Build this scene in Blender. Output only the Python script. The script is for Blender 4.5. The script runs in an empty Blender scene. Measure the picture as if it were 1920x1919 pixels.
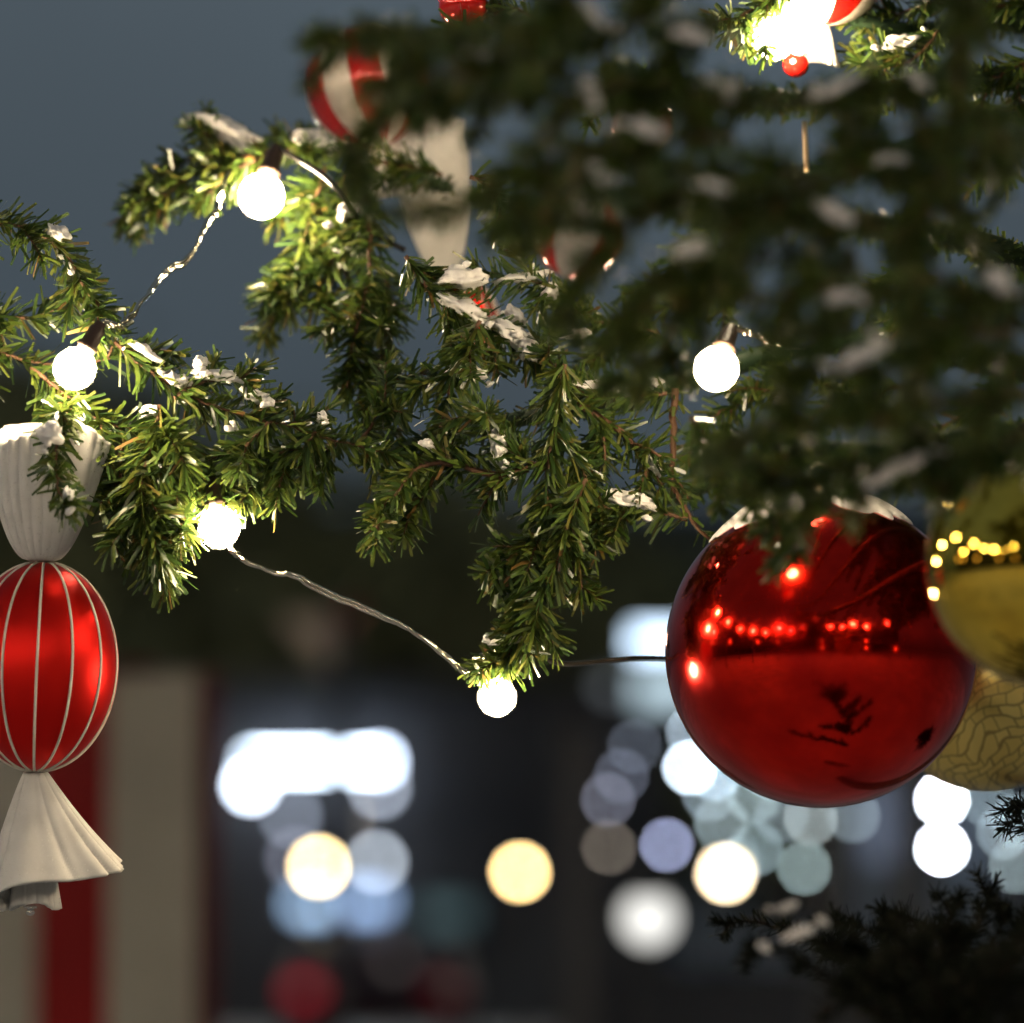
import bpy, math, random
import numpy as np
from mathutils import Vector, Matrix, noise

random.seed(7)
rng = np.random.default_rng(7)
R = math.radians
S = bpy.context.scene
COL = S.collection

# ------------------------------------------------------------------ camera
CAM_Z, PITCH, FOC = 1.60, R(4.8), 3.0
KPX = 0.65 / 1920 / 3.0                       # metres per photo pixel per metre of depth
cd = bpy.data.cameras.new("camera")
cam = bpy.data.objects.new("camera", cd); COL.objects.link(cam); S.camera = cam
cam.location = (0, 0, CAM_Z); cam.rotation_euler = (R(90) + PITCH, 0, 0)
cd.sensor_fit = 'HORIZONTAL'; cd.sensor_width = 36; cd.lens = 36 * 3 / 0.65
cd.clip_start = 0.05; cd.clip_end = 2000
cd.dof.use_dof = True; cd.dof.focus_distance = FOC
cd.dof.aperture_fstop = cd.lens / 1000 / 0.043
cd.dof.aperture_blades = 0; cd.dof.aperture_rotation = R(12)
FWD = Vector((0, math.cos(PITCH), math.sin(PITCH))); UP = Vector((0, -math.sin(PITCH), math.cos(PITCH)))


def P(px, py, d):
    """The point of the place that stands d metres deep at a photo pixel (1920 wide)."""
    return Vector((0, 0, CAM_Z)) + Vector((1, 0, 0)) * ((px - 960) * KPX * d) + UP * ((959.5 - py) * KPX * d) + FWD * d


# ------------------------------------------------------------------ sky, sun, exposure
W = bpy.data.worlds.new("World"); S.world = W; W.use_nodes = True
wn, wl = W.node_tree.nodes, W.node_tree.links
sky = wn.new('ShaderNodeTexSky'); sky.sky_type = 'NISHITA'; sky.sun_disc = False
sky.sun_elevation = R(3); sky.sun_rotation = R(180); sky.ozone_density = 6; sky.dust_density = 0.3
tc = wn.new('ShaderNodeTexCoord')
vadd = wn.new('ShaderNodeVectorMath'); vadd.operation = 'ADD'; vadd.inputs[1].default_value = (0, 0, 0.9)
vno = wn.new('ShaderNodeVectorMath'); vno.operation = 'NORMALIZE'
wl.new(tc.outputs['Generated'], vadd.inputs[0]); wl.new(vadd.outputs[0], vno.inputs[0]); wl.new(vno.outputs[0], sky.inputs[0])
sep = wn.new('ShaderNodeSeparateXYZ'); wl.new(tc.outputs['Generated'], sep.inputs[0])
cm = wn.new('ShaderNodeMapRange'); cm.inputs[1].default_value = 0.0; cm.inputs[2].default_value = 0.19
cm.inputs[3].default_value = 0.42; cm.inputs[4].default_value = 1.12
wl.new(sep.outputs[2], cm.inputs[0])
cl = wn.new('ShaderNodeTexNoise'); cl.inputs['Scale'].default_value = 7; cl.inputs['Detail'].default_value = 2
wl.new(tc.outputs['Generated'], cl.inputs[0])
clm = wn.new('ShaderNodeMapRange'); clm.inputs[1].default_value = .3; clm.inputs[2].default_value = .7
clm.inputs[3].default_value = .88; clm.inputs[4].default_value = 1.12; wl.new(cl.outputs[0], clm.inputs[0])
mm = wn.new('ShaderNodeMath'); mm.operation = 'MULTIPLY'; wl.new(cm.outputs[0], mm.inputs[0]); wl.new(clm.outputs[0], mm.inputs[1])
tint = wn.new('ShaderNodeMix'); tint.data_type = 'RGBA'; tint.blend_type = 'MULTIPLY'; tint.inputs[0].default_value = 1
SKY_TINT = (0.5, 0.5, 0.40, 1)
tint.inputs[7].default_value = SKY_TINT
wl.new(sky.outputs[0], tint.inputs[6])
m2 = wn.new('ShaderNodeVectorMath'); m2.operation = 'SCALE'; wl.new(tint.outputs[2], m2.inputs[0]); wl.new(mm.outputs[0], m2.inputs['Scale'])
grey = wn.new('ShaderNodeVectorMath'); grey.operation = 'SCALE'; grey.inputs[0].default_value = (1.34, 1.66, 1.78)   # town glow on the overcast
wl.new(mm.outputs[0], grey.inputs['Scale'])
ad = wn.new('ShaderNodeVectorMath'); wl.new(m2.outputs[0], ad.inputs[0]); wl.new(grey.outputs[0], ad.inputs[1])
wl.new(ad.outputs[0], wn['Background'].inputs[0]); wn['Background'].inputs[1].default_value = 0.05
sd = bpy.data.lights.new("sun", 'SUN'); sd.energy = 0.03; sd.angle = R(12); sd.color = (1, .85, .7)
sun = bpy.data.objects.new("sun", sd); COL.objects.link(sun); sun.rotation_euler = (R(87), 0, 0)
S.view_settings.view_transform = 'Standard'; S.view_settings.look = 'None'
S.view_settings.exposure = 0; S.view_settings.gamma = 1; S.view_settings.use_curve_mapping = False
S.render.engine = 'CYCLES'
S.cycles.use_denoising = True; S.cycles.denoiser = 'OPENIMAGEDENOISE'
S.cycles.use_adaptive_sampling = False
S.cycles.max_bounces = 5; S.cycles.diffuse_bounces = 2; S.cycles.glossy_bounces = 4
S.cycles.caustics_reflective = False; S.cycles.caustics_refractive = False
S.cycles.sample_clamp_indirect = 3.0
S.cycles.filter_width = 1.5


# ------------------------------------------------------------------ materials
def mat(name, color, rough=.6, metal=0.0, coat=0.0, spec=.5, sheen=0, trans=0):
    m = bpy.data.materials.new(name); m.use_nodes = True
    b = m.node_tree.nodes['Principled BSDF']
    b.inputs['Base Color'].default_value = (*color, 1); b.inputs['Roughness'].default_value = rough
    b.inputs['Metallic'].default_value = metal; b.inputs['Coat Weight'].default_value = coat
    b.inputs['Coat Roughness'].default_value = .03; b.inputs['Specular IOR Level'].default_value = spec
    return m


def N(m, t):
    return m.node_tree.nodes.new(t)


def L(m, a, b):
    m.node_tree.links.new(a, b)


def noise_color(m, c1, c2, scale, detail=4, lo=.35, hi=.65, coord='Object'):
    tcn = N(m, 'ShaderNodeTexCoord'); nz = N(m, 'ShaderNodeTexNoise'); nz.inputs['Scale'].default_value = scale
    nz.inputs['Detail'].default_value = detail; L(m, tcn.outputs[coord], nz.inputs[0])
    rp = N(m, 'ShaderNodeValToRGB'); e = rp.color_ramp.elements
    e[0].position = lo; e[0].color = (*c1, 1); e[1].position = hi; e[1].color = (*c2, 1)
    L(m, nz.outputs[0], rp.inputs[0]); L(m, rp.outputs[0], m.node_tree.nodes['Principled BSDF'].inputs['Base Color'])
    return nz


def bump(m, scale, strength, dist=.001, coord='Object', detail=4):
    tcn = N(m, 'ShaderNodeTexCoord'); nz = N(m, 'ShaderNodeTexNoise'); nz.inputs['Scale'].default_value = scale
    nz.inputs['Detail'].default_value = detail; L(m, tcn.outputs[coord], nz.inputs[0])
    bp = N(m, 'ShaderNodeBump'); bp.inputs['Strength'].default_value = strength; bp.inputs['Distance'].default_value = dist
    L(m, nz.outputs[0], bp.inputs['Height']); L(m, bp.outputs[0], m.node_tree.nodes['Principled BSDF'].inputs['Normal'])


def emit(name, color, strength, sampled=False):
    m = bpy.data.materials.new(name); m.use_nodes = True
    n = m.node_tree.nodes; n.clear()
    o = n.new('ShaderNodeOutputMaterial'); e = n.new('ShaderNodeEmission')
    e.inputs[0].default_value = (*color, 1); e.inputs[1].default_value = strength
    m.node_tree.links.new(e.outputs[0], o.inputs[0])
    if not sampled: m.cycles.emission_sampling = 'NONE'
    return m


def needle_mat(name, stops, rough=.30, tr=.25, spec=.5):
    """PVC needle strips: each strip its own tint, glossy, a little light through."""
    m = mat(name, (.05, .08, .02), rough, spec=spec)
    b = m.node_tree.nodes['Principled BSDF']
    g = N(m, 'ShaderNodeNewGeometry'); rp = N(m, 'ShaderNodeValToRGB'); e = rp.color_ramp.elements
    while len(e) < len(stops): e.new(.5)
    for k, (p, c) in enumerate(stops): e[k].position = p; e[k].color = (*c, 1)
    L(m, g.outputs['Random Per Island'], rp.inputs[0]); L(m, rp.outputs[0], b.inputs['Base Color'])
    t = N(m, 'ShaderNodeBsdfTranslucent'); L(m, rp.outputs[0], t.inputs[0])
    mx = N(m, 'ShaderNodeMixShader'); mx.inputs[0].default_value = tr
    out = m.node_tree.nodes['Material Output']
    L(m, b.outputs[0], mx.inputs[1]); L(m, t.outputs[0], mx.inputs[2]); L(m, mx.outputs[0], out.inputs[0])
    return m


M_NEEDLE = needle_mat('pvc needles', [(0, (.020, .044, .012)), (.4, (.052, .094, .015)), (.8, (.098, .130, .020)), (.965, (.12, .12, .024)), (1, (.18, .09, .028))])
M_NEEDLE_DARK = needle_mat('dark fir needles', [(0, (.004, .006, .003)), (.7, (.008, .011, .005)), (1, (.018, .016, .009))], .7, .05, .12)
M_TWIG = mat('twig bark', (.11, .05, .022), .7); bump(M_TWIG, 900, .5)
M_LIMB = mat('green taped limb', (.018, .042, .016), .6)
M_DARKTWIG = mat('dark fir twig', (.012, .008, .005), .85, spec=.1)
M_BARK = mat('trunk bark', (.06, .04, .025), .85); noise_color(M_BARK, (.03, .02, .012), (.09, .06, .04), 30); bump(M_BARK, 60, .8, .01)
M_SNOW = mat('frosted snow', (.78, .70, .66), .75, spec=.3); noise_color(M_SNOW, (.76, .72, .68), (.88, .84, .80), 160, 5); bump(M_SNOW, 420, .45, .002)
M_WIRE = mat('clear twisted wire', (.75, .68, .55), .16, metal=1)
M_DARKWIRE = mat('dark cable', (.02, .018, .015), .25)
M_SOCKET = mat('brown socket plastic', (.05, .03, .02), .35); bump(M_SOCKET, 500, .3)


M_CORE = emit('lit core', (1, .80, .52), 260, True)


def shell_mat():
    """Thin clear crackled plastic that catches the core's light."""
    m = bpy.data.materials.new('crackle globe'); m.use_nodes = True
    n = m.node_tree.nodes; n.clear(); l = m.node_tree.links
    o = n.new('ShaderNodeOutputMaterial'); tr = n.new('ShaderNodeBsdfTransparent'); tl = n.new('ShaderNodeBsdfTranslucent'); tl.inputs[0].default_value = (.9, .86, .8, 1)
    t = n.new('ShaderNodeTexCoord'); v = n.new('ShaderNodeTexVoronoi'); v.feature = 'DISTANCE_TO_EDGE'; v.inputs['Scale'].default_value = 300
    l.new(t.outputs['Object'], v.inputs[0])
    r = n.new('ShaderNodeMapRange'); r.inputs[1].default_value = 0; r.inputs[2].default_value = .25; r.inputs[3].default_value = .030; r.inputs[4].default_value = .006
    l.new(v.outputs[0], r.inputs[0])
    mx = n.new('ShaderNodeMixShader'); l.new(r.outputs[0], mx.inputs[0]); l.new(tr.outputs[0], mx.inputs[1]); l.new(tl.outputs[0], mx.inputs[2]); l.new(mx.outputs[0], o.inputs[0])
    return m


M_SHELL = shell_mat()


def satin(name, color, rough, metal, coat):
    m = mat(name, color, rough, metal, coat)
    return m


M_SATIN = mat('satin red lacquer', (.66, .008, .004), .42, metal=.85, coat=0); M_SATIN.node_tree.nodes['Principled BSDF'].inputs['Coat Roughness'].default_value = .25
bump(M_SATIN, 90, .04, .001)
M_REDGLOSS = mat('glossy red lacquer', (.62, .010, .006), .12, metal=.35, coat=.8)
M_CREAM = mat('cream lacquer', (.72, .62, .50), .25, coat=.5); noise_color(M_CREAM, (.62, .53, .42), (.76, .67, .55), 60)


def glitter(name, c1, c2):
    m = mat(name, c1, .55, spec=.4); noise_color(m, c1, c2, 50)
    b = m.node_tree.nodes['Principled BSDF']
    t = N(m, 'ShaderNodeTexCoord'); v = N(m, 'ShaderNodeTexVoronoi'); v.inputs['Scale'].default_value = 1700
    L(m, t.outputs['Object'], v.inputs[0])
    sp = N(m, 'ShaderNodeSeparateColor'); L(m, v.outputs['Color'], sp.inputs[0])
    gt = N(m, 'ShaderNodeMath'); gt.operation = 'GREATER_THAN'; gt.inputs[1].default_value = .97; L(m, sp.outputs[0], gt.inputs[0])
    sg = N(m, 'ShaderNodeMapRange'); sg.inputs[3].default_value = .3; sg.inputs[4].default_value = 1.0; L(m, gt.outputs[0], sg.inputs[0]); L(m, sg.outputs[0], b.inputs['Specular IOR Level'])
    rr = N(m, 'ShaderNodeMapRange'); rr.inputs[3].default_value = .55; rr.inputs[4].default_value = .14; L(m, gt.outputs[0], rr.inputs[0]); L(m, rr.outputs[0], b.inputs['Roughness'])
    # every flake leans its own way
    g = N(m, 'ShaderNodeNewGeometry')
    sb = N(m, 'ShaderNodeVectorMath'); sb.operation = 'SUBTRACT'; sb.inputs[1].default_value = (.5, .5, .5); L(m, v.outputs['Color'], sb.inputs[0])
    sc = N(m, 'ShaderNodeVectorMath'); sc.operation = 'SCALE'; L(m, sb.outputs[0], sc.inputs[0])
    sm = N(m, 'ShaderNodeMath'); sm.operation = 'MULTIPLY_ADD'; sm.inputs[1].default_value = .7; sm.inputs[2].default_value = .03; L(m, gt.outputs[0], sm.inputs[0]); L(m, sm.outputs[0], sc.inputs['Scale'])
    ad = N(m, 'ShaderNodeVectorMath'); ad.operation = 'ADD'; L(m, g.outputs['Normal'], ad.inputs[0]); L(m, sc.outputs[0], ad.inputs[1])
    no = N(m, 'ShaderNodeVectorMath'); no.operation = 'NORMALIZE'; L(m, ad.outputs[0], no.inputs[0]); L(m, no.outputs[0], b.inputs['Normal'])
    return m


M_GLITTER = glitter('white glitter fabric', (.60, .57, .52), (.68, .65, .60))
M_PIPING = glitter('cream glitter piping', (.72, .62, .50), (.82, .72, .60))
M_CHROME = mat('steel knob', (.6, .58, .55), .25, metal=1)
M_REDMIRROR = mat('red mirror ball', (.72, .010, .004), .035, metal=1, coat=.12)
b = M_REDMIRROR.node_tree.nodes['Principled BSDF']
nz = noise_color(M_REDMIRROR, (.52, .006, .003), (.95, .016, .005), 24, 8, .30, .60)
rr_ = N(M_REDMIRROR, 'ShaderNodeMapRange'); rr_.inputs[1].default_value = .35; rr_.inputs[2].default_value = .7; rr_.inputs[3].default_value = .17; rr_.inputs[4].default_value = .05
L(M_REDMIRROR, nz.outputs[0], rr_.inputs[0]); L(M_REDMIRROR, rr_.outputs[0], b.inputs['Roughness'])
M_GOLD = mat('gold mirror ball', (.80, .55, .08), .05, metal=1); noise_color(M_GOLD, (.95, .61, .07), (.98, .68, .10), 30)
M_CAP = mat('gold cap', (.7, .5, .2), .3, metal=1)


def reflection_gold():
    m = mat('gold with painted reflection', (.7, .5, .1), .28, metal=.85)
    b = m.node_tree.nodes['Principled BSDF']
    t = N(m, 'ShaderNodeTexCoord'); mp = N(m, 'ShaderNodeMapping'); mp.inputs['Rotation'].default_value = (R(20), R(24), R(10)); mp.inputs['Scale'].default_value = (1, 1, 1)
    L(m, t.outputs['Object'], mp.inputs[0])
    dz = N(m, 'ShaderNodeTexNoise'); dz.inputs['Scale'].default_value = 25; L(m, mp.outputs[0], dz.inputs[0])
    ws = N(m, 'ShaderNodeVectorMath'); ws.operation = 'MULTIPLY_ADD'; ws.inputs[1].default_value = (.028, .028, .028); L(m, dz.outputs['Color'], ws.inputs[0]); L(m, mp.outputs[0], ws.inputs[2])
    sx = N(m, 'ShaderNodeSeparateXYZ'); L(m, ws.outputs[0], sx.inputs[0])
    cx = N(m, 'ShaderNodeCombineXYZ'); L(m, sx.outputs[0], cx.inputs[0]); L(m, sx.outputs[2], cx.inputs[1])
    br = N(m, 'ShaderNodeTexBrick'); br.inputs['Scale'].default_value = 42; br.inputs['Mortar Size'].default_value = .03; br.inputs['Mortar Smooth'].default_value = .4  # brick lines paint a mirror reflection into the gold's colour
    br.inputs['Color1'].default_value = (.80, .62, .20, 1); br.inputs['Color2'].default_value = (.70, .52, .15, 1); br.inputs['Mortar'].default_value = (.36, .25, .08, 1)
    L(m, cx.outputs[0], br.inputs[0]); L(m, br.outputs[0], b.inputs['Base Color'])
    return m


M_GOLD_REFL = reflection_gold()


# ------------------------------------------------------------------ helpers
def tag(o, label=None, cat=None, group=None, kind=None):
    if label: o['label'] = label
    if cat: o['category'] = cat
    if group: o['group'] = group
    if kind: o['kind'] = kind
    return o


def empty(name, loc, label, cat, group=None):
    o = bpy.data.objects.new(name, None); COL.objects.link(o); o.location = loc; o.empty_display_size = .05
    return tag(o, label, cat, group)


def link(name, me, parent=None, world=True):
    """Links a mesh given in world coordinates; under a parent it is moved into the parent's frame."""
    o = bpy.data.objects.new(name, me); COL.objects.link(o)
    if parent is not None:
        o.parent = parent
        if world:
            q = parent; off = Vector((0, 0, 0))
            while q is not None: off += q.location; q = q.parent
            me.transform(Matrix.Translation(-off))
    return o


def origin_to(o, loc):
    o.data.transform(Matrix.Translation(-Vector(loc))); o.location = Vector(o.location) + Vector(loc)


def mesh(name, v, f, mats, idx=None, smooth=True):
    me = bpy.data.meshes.new(name); me.from_pydata([tuple(x) for x in v], [], [tuple(x) for x in f])
    for m in (mats if isinstance(mats, (list, tuple)) else [mats]): me.materials.append(m)
    if idx is not None: me.polygons.foreach_set('material_index', np.asarray(idx, dtype=np.int32))
    if smooth: me.polygons.foreach_set('use_smooth', np.ones(len(f), dtype=bool))
    me.update(); return me


class MB:
    def __init__(s): s.v, s.f, s.i = [], [], []

    def add(s, v, f, i=0):
        n = len(s.v); s.v += [tuple(x) for x in v]; s.f += [tuple(a + n for a in q) for q in f]; s.i += [i] * len(f); return s

    def box(s, c, sz, rz=0, i=0):
        x, y, z = (a / 2 for a in sz); ca, sa = math.cos(rz), math.sin(rz)
        v = [(c[0] + a * x * ca - b_ * y * sa, c[1] + a * x * sa + b_ * y * ca, c[2] + d * z) for d in (-1, 1) for a, b_ in ((-1, -1), (1, -1), (1, 1), (-1, 1))]
        return s.add(v, [(3, 2, 1, 0), (4, 5, 6, 7), (0, 1, 5, 4), (1, 2, 6, 5), (2, 3, 7, 6), (3, 0, 4, 7)], i)

    def tube(s, pts, r, n=8, i=0, cap=True):
        pts = [Vector(p) for p in pts]; rs = r if isinstance(r, (list, tuple, np.ndarray)) else [r] * len(pts)
        v, f = [], []; u = None
        for k, p in enumerate(pts):
            t = (pts[min(k + 1, len(pts) - 1)] - pts[max(k - 1, 0)]).normalized()
            if u is None: u = t.orthogonal().normalized()
            u = (u - t * u.dot(t)).normalized(); w = t.cross(u)
            for a in range(n):
                q = 2 * math.pi * a / n; v.append(p + (u * math.cos(q) + w * math.sin(q)) * rs[k])
        for k in range(len(pts) - 1):
            for a in range(n): f.append((k * n + a, k * n + (a + 1) % n, (k + 1) * n + (a + 1) % n, (k + 1) * n + a))
        if cap: f.append(tuple(reversed(range(n)))); f.append(tuple((len(pts) - 1) * n + a for a in range(n)))
        return s.add(v, f, i)

    def lathe(s, c, prof, n=24, axis=None, i=0):
        """prof: list of (along, radius) turned about an axis (default +Z)."""
        ax = Vector(axis or (0, 0, 1)).normalized(); u = Vector((1, 0, 0)) if abs(ax.x) < .9 else Vector((0, 1, 0)); u = (u - ax * u.dot(ax)).normalized(); w = ax.cross(u)
        c = Vector(c); v, f = [], []
        for h, r in prof:
            for a in range(n):
                q = 2 * math.pi * a / n; v.append(c + ax * h + (u * math.cos(q) + w * math.sin(q)) * max(r, 1e-5))
        for k in range(len(prof) - 1):
            for a in range(n): f.append((k * n + a, k * n + (a + 1) % n, (k + 1) * n + (a + 1) % n, (k + 1) * n + a))
        return s.add(v, f, i)

    def sphere(s, c, r, n=32, m=16, i=0, axis=None, rz=None):
        prof = [(-math.cos(math.pi * k / m) * (rz or r), math.sin(math.pi * k / m) * r) for k in range(m + 1)]
        return s.lathe(c, prof, n, axis, i)

    def build(s, name, mats, parent=None, smooth=True):
        return link(name, mesh(name, s.v, s.f, mats, s.i, smooth), parent)


def smooth_path(pts, n):
    """Catmull-Rom through points (numpy k x 3) to n samples."""
    p = np.asarray(pts, float); k = len(p)
    if k == 2: return p[0] + (p[1] - p[0]) * np.linspace(0, 1, n)[:, None]
    q = np.vstack([2 * p[0] - p[1], p, 2 * p[-1] - p[-2]]); out = []
    for t in np.linspace(0, k - 1 - 1e-6, n):
        j = int(t); u = t - j; a, b_, c, d = q[j], q[j + 1], q[j + 2], q[j + 3]
        out.append(.5 * (2 * b_ + (c - a) * u + (2 * a - 5 * b_ + 4 * c - d) * u * u + (3 * b_ - a - 3 * c + d) * u ** 3))
    return np.array(out)


# ------------------------------------------------------------------ setting: ground and far street
M_PAVE = mat('frosty paving', (.5, .48, .45), .8); noise_color(M_PAVE, (.55, .51, .47), (.78, .74, .70), .9, 6)
M_ASPH = mat('frosty asphalt', (.05, .05, .052), .6); noise_color(M_ASPH, (.34, .34, .35), (.48, .48, .49), .5, 5)


def sheet(name, x0, x1, y0, y1, z, m):
    me = mesh(name, [(x0, y0, z), (x1, y0, z), (x1, y1, z), (x0, y1, z)], [(0, 1, 2, 3)], m, smooth=False)
    return tag(link(name, me), kind='structure')


sheet('ground', -700, 700, -500, 1100, 0, M_ASPH)
sheet('pavement', -40, 40, -45, 13, .004, M_PAVE)
M_DARKWALL = mat('dark facade', (.028, .030, .036), .8); noise_color(M_DARKWALL, (.016, .017, .022), (.040, .042, .048), .6)
M_DARKWOOD = mat('dark wood', (.05, .035, .025), .7); bump(M_DARKWOOD, 20, .5, .01)
M_ROOF = mat('dark roof', (.02, .02, .022), .8); noise_color(M_ROOF, (.012, .012, .014), (.03, .03, .034), 3)
M_POST = mat('dark post', (.03, .03, .032), .5); bump(M_POST, 40, .2)
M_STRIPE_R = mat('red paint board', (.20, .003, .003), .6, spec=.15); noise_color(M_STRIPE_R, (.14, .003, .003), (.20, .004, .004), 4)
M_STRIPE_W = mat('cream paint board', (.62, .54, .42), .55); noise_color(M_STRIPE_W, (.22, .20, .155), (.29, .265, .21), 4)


def pxw(n, d): return n * KPX * d


# ---- main branch lists: (points in photo px, depth or (d0, d1), width px, density)
def add_needles(path, L_, wid, per_m, droop=.25, flat=0.0, ang=(45, 75), seed=0):
    """Ribbon needles round a path (n x 3 metres). Returns verts, faces arrays."""
    r = np.random.default_rng(seed)
    seg = np.linalg.norm(np.diff(path, axis=0), axis=1); cum = np.concatenate([[0], np.cumsum(seg)]); tot = cum[-1]
    n = max(6, int(tot * per_m)); s = r.uniform(0, tot, n); s = np.concatenate([s, np.full(max(3, n // 22), tot)]); n = len(s)
    i = np.clip(np.searchsorted(cum, s) - 1, 0, len(path) - 2); u = ((s - cum[i]) / np.maximum(seg[i], 1e-9))[:, None]
    base = path[i] * (1 - u) + path[i + 1] * u
    j0 = np.clip(i - 1, 0, len(path) - 1); j1 = np.clip(i + 2, 0, len(path) - 1)
    t = path[j1] - path[j0]; t /= np.linalg.norm(t, axis=1)[:, None] + 1e-12
    ref = r.normal(size=(n, 3)); rad = ref - t * np.sum(ref * t, axis=1)[:, None]; rad /= np.linalg.norm(rad, axis=1)[:, None]
    a = np.radians(r.uniform(ang[0], ang[1], n)); tip_extra = s > tot * .995
    a = np.where(tip_extra, np.radians(r.uniform(5, 55, n)), a)[:, None]
    d = t * np.cos(a) + rad * np.sin(a)
    ln = (L_ * r.uniform(.5, 1.16, n) * (1 - .25 * (s / tot) ** 3))[:, None]
    side = np.cross(d, r.normal(size=(n, 3))); side /= np.linalg.norm(side, axis=1)[:, None]
    bend = (t * r.uniform(-.15, .45, n)[:, None] + np.array([0, 0, -1]) * droop * r.uniform(.2, 1.4, n)[:, None] + r.normal(size=(n, 3)) * .10)
    w = wid * r.uniform(.7, 1.25, n)[:, None]
    mid = base + d * ln * .5 + bend * ln * .10; tip = base + d * ln + bend * ln * .42
    v = np.stack([base - side * w * .4, base + side * w * .4, mid - side * w * .5, mid + side * w * .5, tip - side * w * .40, tip + side * w * .40], 1).reshape(-1, 3)
    k = (np.arange(n) * 6)[:, None]
    f = np.concatenate([k + np.array([[0, 1, 3, 2]]), k + np.array([[2, 3, 5, 4]])], 1).reshape(-1, 4)
    return v, f


def fast_mesh(name, v, f, m):
    me = bpy.data.meshes.new(name); nv, nf = len(v), len(f)
    me.vertices.add(nv); me.vertices.foreach_set('co', np.asarray(v, np.float32).ravel())
    me.loops.add(nf * 4); me.polygons.add(nf)
    me.loops.foreach_set('vertex_index', np.asarray(f, np.int32).ravel())
    me.polygons.foreach_set('loop_start', np.arange(nf, dtype=np.int32) * 4)
    me.polygons.foreach_set('use_smooth', np.ones(nf, bool))
    me.materials.append(m); me.update(calc_edges=True); return me


PX3 = KPX * 3.0                                   # metres per pixel at the focus plane
SEED = [100]


def branch(root, pts, d=3.0, hw=54, dens=1.0, spurs=0, spur_len=110, needle=None, tw=3.0, snow=(), droop=.25, jit=.02, wid=6.3, kind='branch', twig=None, ang=(38, 82)):
    """One branch: woody twig (mesh) > foliage, snow. pts are (px, py[, depth])."""
    SEED[0] += 1; r = np.random.default_rng(SEED[0])
    d0, d1 = d if isinstance(d, tuple) else (d, d)
    k = len(pts); w = []
    for a, p in enumerate(pts):
        dd = p[2] if len(p) > 2 else d0 + (d1 - d0) * a / max(1, k - 1)
        w.append(P(p[0], p[1], dd))
    n = max(8, int(sum((w[a + 1] - w[a]).length for a in range(k - 1)) / .006))
    path = smooth_path(w, n)
    wob = np.cumsum(r.normal(size=path.shape), axis=0) * .0006; wob -= np.linspace(0, 1, n)[:, None] * wob[-1]; path = path + wob
    LEN = hw * PX3 * .94; WID = wid * PX3; PER = 2200 * dens
    mb = MB(); rad = np.linspace(tw * PX3 * 1.5, tw * PX3 * .7, n); mb.tube(path, list(rad), 6)
    V, F = [], []; off = 0
    paths = [(path, 1.0)]
    tot = np.linalg.norm(np.diff(path, axis=0), axis=1).sum()
    for q in range(spurs):
        a = int(np.clip((q + r.uniform(.2, .8)) / spurs * n, 2, n - 3)); t = path[a + 2] - path[a - 2]; t /= np.linalg.norm(t)
        o = r.normal(size=3); o[1] *= .8; o -= t * o.dot(t); o /= np.linalg.norm(o)
        dr = t * r.uniform(.35, .8) + o * .8 + np.array([0, 0, -.25 * droop * 4 * .25]); dr /= np.linalg.norm(dr)
        ln = spur_len * PX3 * r.uniform(.6, 1.2)
        pp = smooth_path([path[a], path[a] + dr * ln * .5, path[a] + dr * ln + np.array([0, 0, -ln * .12])], 8)
        mb.tube(pp, list(np.linspace(tw * PX3, tw * PX3 * .5, 8)), 5); paths.append((pp, .85))
    for pp, sc in paths:
        SEED[0] += 1
        v, f = add_needles(pp, LEN * sc, WID, PER, droop, seed=SEED[0], ang=ang); V.append(v); F.append(f + off); off += len(v)
    br = mb.build(kind, twig or M_TWIG, root)
    link('foliage', fast_mesh('foliage', np.vstack(V), np.vstack(F), needle or M_NEEDLE), br)
    for sn in snow:                                # (px, py, length, thickness, angle, depth offset)
        dd = d0 if len(sn) < 6 else sn[5]
        front = .72 if dd < 2.7 else 1.0
        parts = [snow_mesh(P(sn[0], sn[1], dd), sn[2] * front * PX3 * dd / 3, sn[3] * front * PX3 * dd / 3, R(sn[4]), r.integers(1e6))]
        for q in range(int(1 + sn[2] / 40)):          # loose crumbs round the patch
            u, sz = r.uniform(-.75, .75), r.uniform(5, 15)
            parts.append(snow_mesh(P(sn[0] + u * sn[2] * math.cos(R(sn[4])) + r.normal() * 9, sn[1] - u * sn[2] * math.sin(R(sn[4])) + r.normal() * 13, dd + r.normal() * .008), sz * PX3 * 1.5, sz * PX3, R(r.uniform(-40, 40)), r.integers(1e6), 10, 6))
        o = link('snow', parts[0], br)
        vv, ff, n0 = [], [], 0
        for me in parts:
            vv += [x.co.copy() for x in me.vertices]; ff += [[i + n0 for i in p.vertices] for p in me.polygons]; n0 += len(me.vertices)
        mm_ = mesh('snow', vv if parts[0].vertices[0].co == vv[0] else vv, ff, M_SNOW)
        off_ = Vector(br.location) + Vector(root.location)
        for x in list(mm_.vertices)[len(parts[0].vertices):]: x.co -= off_
        o.data = mm_
    return br


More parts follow.
